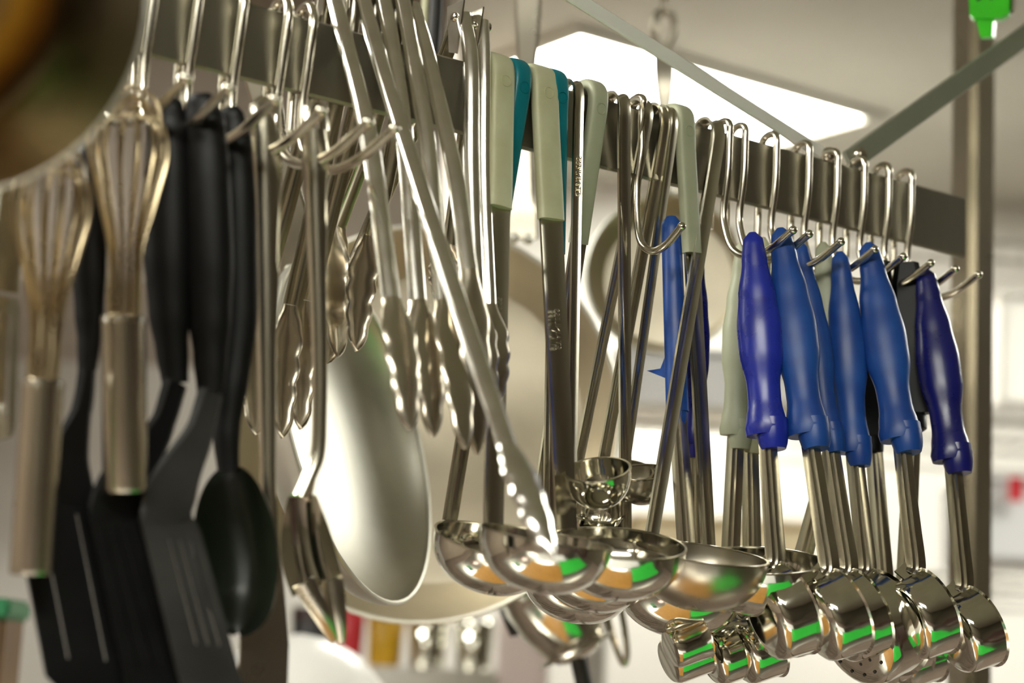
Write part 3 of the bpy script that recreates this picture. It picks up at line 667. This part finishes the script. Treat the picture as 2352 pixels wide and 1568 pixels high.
# ================================================================== BACKGROUND
def bx(name, label, cat, x0, x1, y0, y1, Y, dp, m, group=None, bev=.006):
    """a box whose front fills pixel columns x0..x1, rows y0..y1 at distance Y along the room"""
    a, b = onY(x0, (y0 + y1) / 2, Y), onY(x1, (y0 + y1) / 2, Y); tz, bz = onY((x0 + x1) / 2, y0, Y).z, onY((x0 + x1) / 2, y1, Y).z
    c = Vector(((a.x + b.x) / 2, Y + dp / 2, (tz + bz) / 2)); bm = NB(); box(bm, c, b.x - a.x, dp, tz - bz, None, bev)
    return bm, c, b.x - a.x, tz - bz
def crate(label, x0, x1, y0, y1, Y, dp, m, lid=None, name='storage_box', cat='box', group='boxes on the back shelves'):
    bm, c, sx, sz = bx(name, label, cat, x0, x1, y0, y1, Y, dp, m)
    t = thing(name, label, cat, (c.x, c.y, c.z - sz / 2), group); put('body', bm, m, t)
    bm = NB(); box(bm, Vector((c.x, c.y, c.z + sz / 2 + .006)), sx * 1.03, dp * 1.03, .012, None, .004); put('lid', bm, lid or m, t)
    return t
# exhaust hood
t = thing('exhaust_hood', 'brown-grey exhaust hood below the ceiling behind the tongs', 'hood', (-.9, 3.3, 2.0))
hxr = onY(1015, 400, 3.0).x; hzb = onY(800, 640, 3.0).z
bm = NB(); box(bm, Vector(((hxr - 3.3) / 2, 3.4, (hzb + CEIL) / 2)), hxr + 3.3, .8, CEIL - hzb - .004, None, .006); put('canopy', bm, 'hood_steel', t)
bm = NB(); box(bm, Vector(((hxr - 3.3) / 2, 3.4, hzb - .01)), hxr + 3.3, .84, .03, None, .004); put('lip', bm, 'hood_steel', t)
# wire shelving along the back wall
def wire_shelf(label, xl, xr, Yf, dp, zs, posts=True):
    t = thing('wire_shelving', label, 'shelving', ((xl + xr) / 2, Yf + dp / 2, 0), 'wire shelving by the back wall')
    if posts:
        for x in (xl, xr):
            for y in (Yf, Yf + dp):
                bm = NB(); tube(bm, [Vector((x, y, .003)), Vector((x, y, 1.1)), Vector((x, y, 2.15))], .0125, 12); put('post', bm, 'table_steel', t)
    for z in zs:
        bm = NB()
        for y in (Yf, Yf + dp):
            for dz in (0, -.03): tube(bm, [Vector((xl, y, z + dz)), Vector(((xl + xr) / 2, y, z + dz)), Vector((xr, y, z + dz))], .004, 8)
        for x in (xl, xr): tube(bm, [Vector((x, Yf, z)), Vector((x, Yf + dp, z))], .004, 8)
        s = put('shelf_frame', bm, 'table_steel', t)
        bm = NB(); k = int((xr - xl) / .035)
        for i in range(k): tube(bm, [Vector((xl + (i + .5) * .035, Yf, z + .004)), Vector((xl + (i + .5) * .035, Yf + dp, z + .004))], .0022, 6)
        put('shelf_wires', bm, 'table_steel', s)['kind'] = 'stuff'
    return t
YS = 3.25
def zr(y, x=1750, Y=YS): return onY(x, y, Y).z
xl, xr = onY(1395, 1000, YS).x, onY(2560, 1000, YS).x
wire_shelf('wire shelving behind the blue handles by the white wall', xl, xr, YS, .42, (zr(560, 2300), zr(944), zr(1300), zr(1640)))
crate('white storage box on the wire shelf behind the blue handles', 1420, 1712, 812, 938, YS + .05, .3, 'white_plastic')
crate('low white tray on the wire shelf between the blue handles and the post', 1760, 2140, 870, 938, YS + .05, .3, 'white_plastic', cat='tray', name='tray')
crate('cream wooden box on the lower wire shelf under the blue handles', 1450, 1868, 1205, 1294, YS + .05, .3, 'cream_wood')
crate('white bin with a red lid on the lower wire shelf beside the post', 2250, 2480, 1110, 1290, YS + .05, .3, 'white_plastic')
t = thing('label_card', 'red and white card on the white bin beside the post', 'card', onY(2335, 1130, YS + .03)); bm, c, sx, sz = bx('', '', '', 2318, 2350, 1095, 1150, YS + .03, .004, '', bev=0); put('print', bm, 'red_plastic', t)
crate('long white box on the high wire shelf right of the post', 2300, 2600, 690, 935, YS + .05, .3, 'wall_paint')
# lower shelf with tubs, seen between pan and ladles
YB = 2.9
t = thing('back_counter', 'grey steel back counter shelf below the large pan', 'counter', (-.2, YB + .3, 0))
za, xa, xb = onY(900, 1530, YB).z, onY(300, 1500, YB).x, onY(1145, 1500, YB).x
bm = NB(); box(bm, Vector(((xa + xb) / 2, YB + .25, za - .02)), xb - xa, .5, .04, None, .004); put('top', bm, 'table_steel', t)
for x in (xa + .03, xb - .03):
    for y in (YB + .03, YB + .47):
        bm = NB(); box(bm, Vector((x, y, (za - .04) / 2 + .001)), .04, .04, za - .045, None, .003); put('leg', bm, 'table_steel', t)
bm = NB(); box(bm, Vector(((xa + xb) / 2, YB + .25, za - .30)), xb - xa - .1, .42, .03, None, .004); put('undershelf', bm, 'brown_card', t)
def tub(label, x0, x1, y0, m, Y=YB + .06, ybase=None, lid=None):
    r = (onY(x1, 1500, Y).x - onY(x0, 1500, Y).x) / 2; c = onY((x0 + x1) / 2, y0, Y); h = c.z - za
    t = thing('tub', label, 'tub', (c.x, Y + r, za), 'tubs on the back counter')
    b = Vector((c.x, Y + r, za + .001)); bm = NB(); lathe(bm, [(0, 0), (r * .86, 0), (r * .9, .004), (r, h - .02), (r * .96, h - .018), (0, h - .018)], b, Z, 28); put('body', bm, m, t)
    bm = NB(); lathe(bm, [(0, h - .017), (r * 1.03, h - .02), (r * 1.03, h - .004), (r * .98, h), (0, h)], b, Z, 28); put('lid', bm, lid or m, t)
tub('yellow tub on the back counter under the large pan', 845, 928, 1405, 'yellow_plastic')
tub('charcoal tub on the back counter left of the yellow one', 668, 765, 1395, 'charcoal', lid='dark_red')
tub('red tub on the back counter touching the yellow one', 776, 838, 1392, 'red_plastic')
tub('steel canister on the back counter nearer the yellow tub', 938, 1030, 1420, 'steel_polished')
tub('steel canister on the back counter further from the yellow tub', 1046, 1138, 1425, 'steel_polished')
# white dome and green bottle
Yd = 2.3; c = onY(676, 1700, Yd); R = 232 * Yd / FPX
t = thing('dome_lid', 'white domed lid below the serving fork', 'lid', c)
prof = [(0, R), (R * .3, R * .955), (R * .6, R * .80), (R * .85, R * .52), (R * .97, R * .2), (R, 0), (R * 1.06, -.004)]
bm = NB(); lathe(bm, shell(prof, .003), c, Z, 40); put('dome', bm, 'white_glaze', t)
bm = NB(); lathe(bm, [(R * 1.02, -.006), (R * 1.10, -.006), (R * 1.10, -.001), (R * 1.02, -.001)], c, Z, 40, close=True); put('brim', bm, 'white_glaze', t)
t = thing('serving_stand', 'steel stand carrying the white domed lid', 'stand', (c.x, c.y, 0))
bm = NB(); box(bm, c - Z * .026, .34, .34, .03, None, .004); put('top', bm, 'table_steel', t)
for sx in (-1, 1):
    for sy in (-1, 1): bm = NB(); box(bm, Vector((c.x + sx * .15, c.y + sy * .15, (c.z - .045) / 2)), .03, .03, c.z - .05, None, .003); put('leg', bm, 'table_steel', t)
Yg = 2.1; cg = onY(-10, 1385, Yg); zb = onY(-10, 1640, Yg).z
t = thing('green_bin', 'dark green bin with a pale green rim at the left edge', 'bin', (cg.x, Yg, zb))
bm = NB(); box(bm, Vector((cg.x - .02, Yg + .05, (cg.z + zb) / 2)), .06, .09, cg.z - zb - .02, None, .006); put('body', bm, 'brown_card', t)
bm = NB(); box(bm, Vector((cg.x - .02, Yg + .05, cg.z - .005)), .07, .1, .022, None, .004); put('lid', bm, 'dark_green', t)
t = thing('side_stand', 'steel stand under the green bin', 'stand', (cg.x, Yg, 0)); bm = NB(); box(bm, Vector((cg.x - .05, Yg + .06, zb - .016)), .25, .25, .03, None, .004); put('top', bm, 'table_steel', t)
for sx in (-1, 1):
    for sy in (-1, 1): bm = NB(); box(bm, Vector((cg.x - .05 + sx * .1, Yg + .06 + sy * .1, (zb - .035) / 2)), .03, .03, zb - .04, None, .003); put('leg', bm, 'table_steel', t)
xc0, xc1 = onY(1142, 1500, 3.45).x, onY(1262, 1500, 3.45).x
bm = NB(); cc = Vector(((xc0 + xc1) / 2, 3.6, 1.0)); box(bm, cc, xc1 - xc0, .28, 2.0, None, .01); tag(put('trim_1', bm, 'pink_wall', None, True, (cc.x, cc.y, 0)), kind='structure')

# ================================================================== PREP TABLE BELOW THE RAIL (seen in the bowls' reflections)
t = thing('prep_table', 'steel prep table below the rail seen in the ladle reflections', 'table', (.2, .85, 0))
bm = NB(); box(bm, Vector((.2, .85, .88)), 2.6, 1.5, .04, None, .004); put('top', bm, 'table_steel', t)
for x in (-1.05, 1.45):
    for y in (.15, 1.55): bm = NB(); box(bm, Vector((x, y, .431)), .05, .05, .855, None, .004); put('leg', bm, 'table_steel', t)
def slabthing(name, label, cat, c, sx, sy, sz, m, rz=0):
    t = thing(name, label, cat, c); bm = NB(); box(bm, Vector(c) + Z * (sz / 2 + .001), sx, sy, sz, Matrix.Rotation(rz, 4, 'Z'), min(sz * .3, .006)); put('slab', bm, m, t)
    return t
slabthing('cutting_board', 'green cutting board mirrored in the ladle bowls', 'cutting board', (.80, .92, .9), .88, .66, .014, 'board_green', .12)
slabthing('cutting_board', 'tan cutting board mirrored in the ladle bowls', 'cutting board', (-.04, 1.08, .9), .72, .74, .014, 'board_tan', .12)
slabthing('cutting_board', 'large white cutting board mirrored in the ladle bowls', 'cutting board', (.22, .36, .9), .95, .46, .014, 'white_plastic', .05)
t = thing('tall_cabinet', 'tall dark red cabinet standing beyond the end of the prep table', 'cabinet', (1.85, .5, 0))
bm = NB(); box(bm, Vector((1.85, .5, .951)), .5, .8, 1.9, None, .006); put('body', bm, 'dark_red', t)
for y in (.31, .69):
    bm = NB(); box(bm, Vector((1.59, y, .98)), .02, .36, 1.76, None, .004); dd = put('door', bm, 'dark_red', t)
    bm = NB(); tube(bm, [Vector((1.565, .5 + (y - .5) * .2, z)) for z in (.85, .95, 1.05)], .008, 10); put('handle', bm, 'steel_wire', dd)
t = thing('plate', 'white plate with a red rim mirrored in the ladle bowls', 'plate', (-.58, .72, .9))
bm = NB(); lathe(bm, [(0, .002), (.06, .002), (.11, .016), (.115, .018), (.11, .02), (.06, .006), (0, .006)], Vector((-.58, .72, .9)), Z, 32); put('dish', bm, 'white_glaze', t)
bm = NB(); lathe(bm, [(.088, .0135), (.113, .0215), (.117, .019), (.09, .0115)], Vector((-.58, .72, .9)), Z, 32, close=True); put('rim', bm, 'red_plastic', t)
slabthing('napkin_pack', 'dark green pack lying at the left of the prep table', 'pack', (-.62, 1.12, .9), .2, .14, .06, 'dark_green', .4)
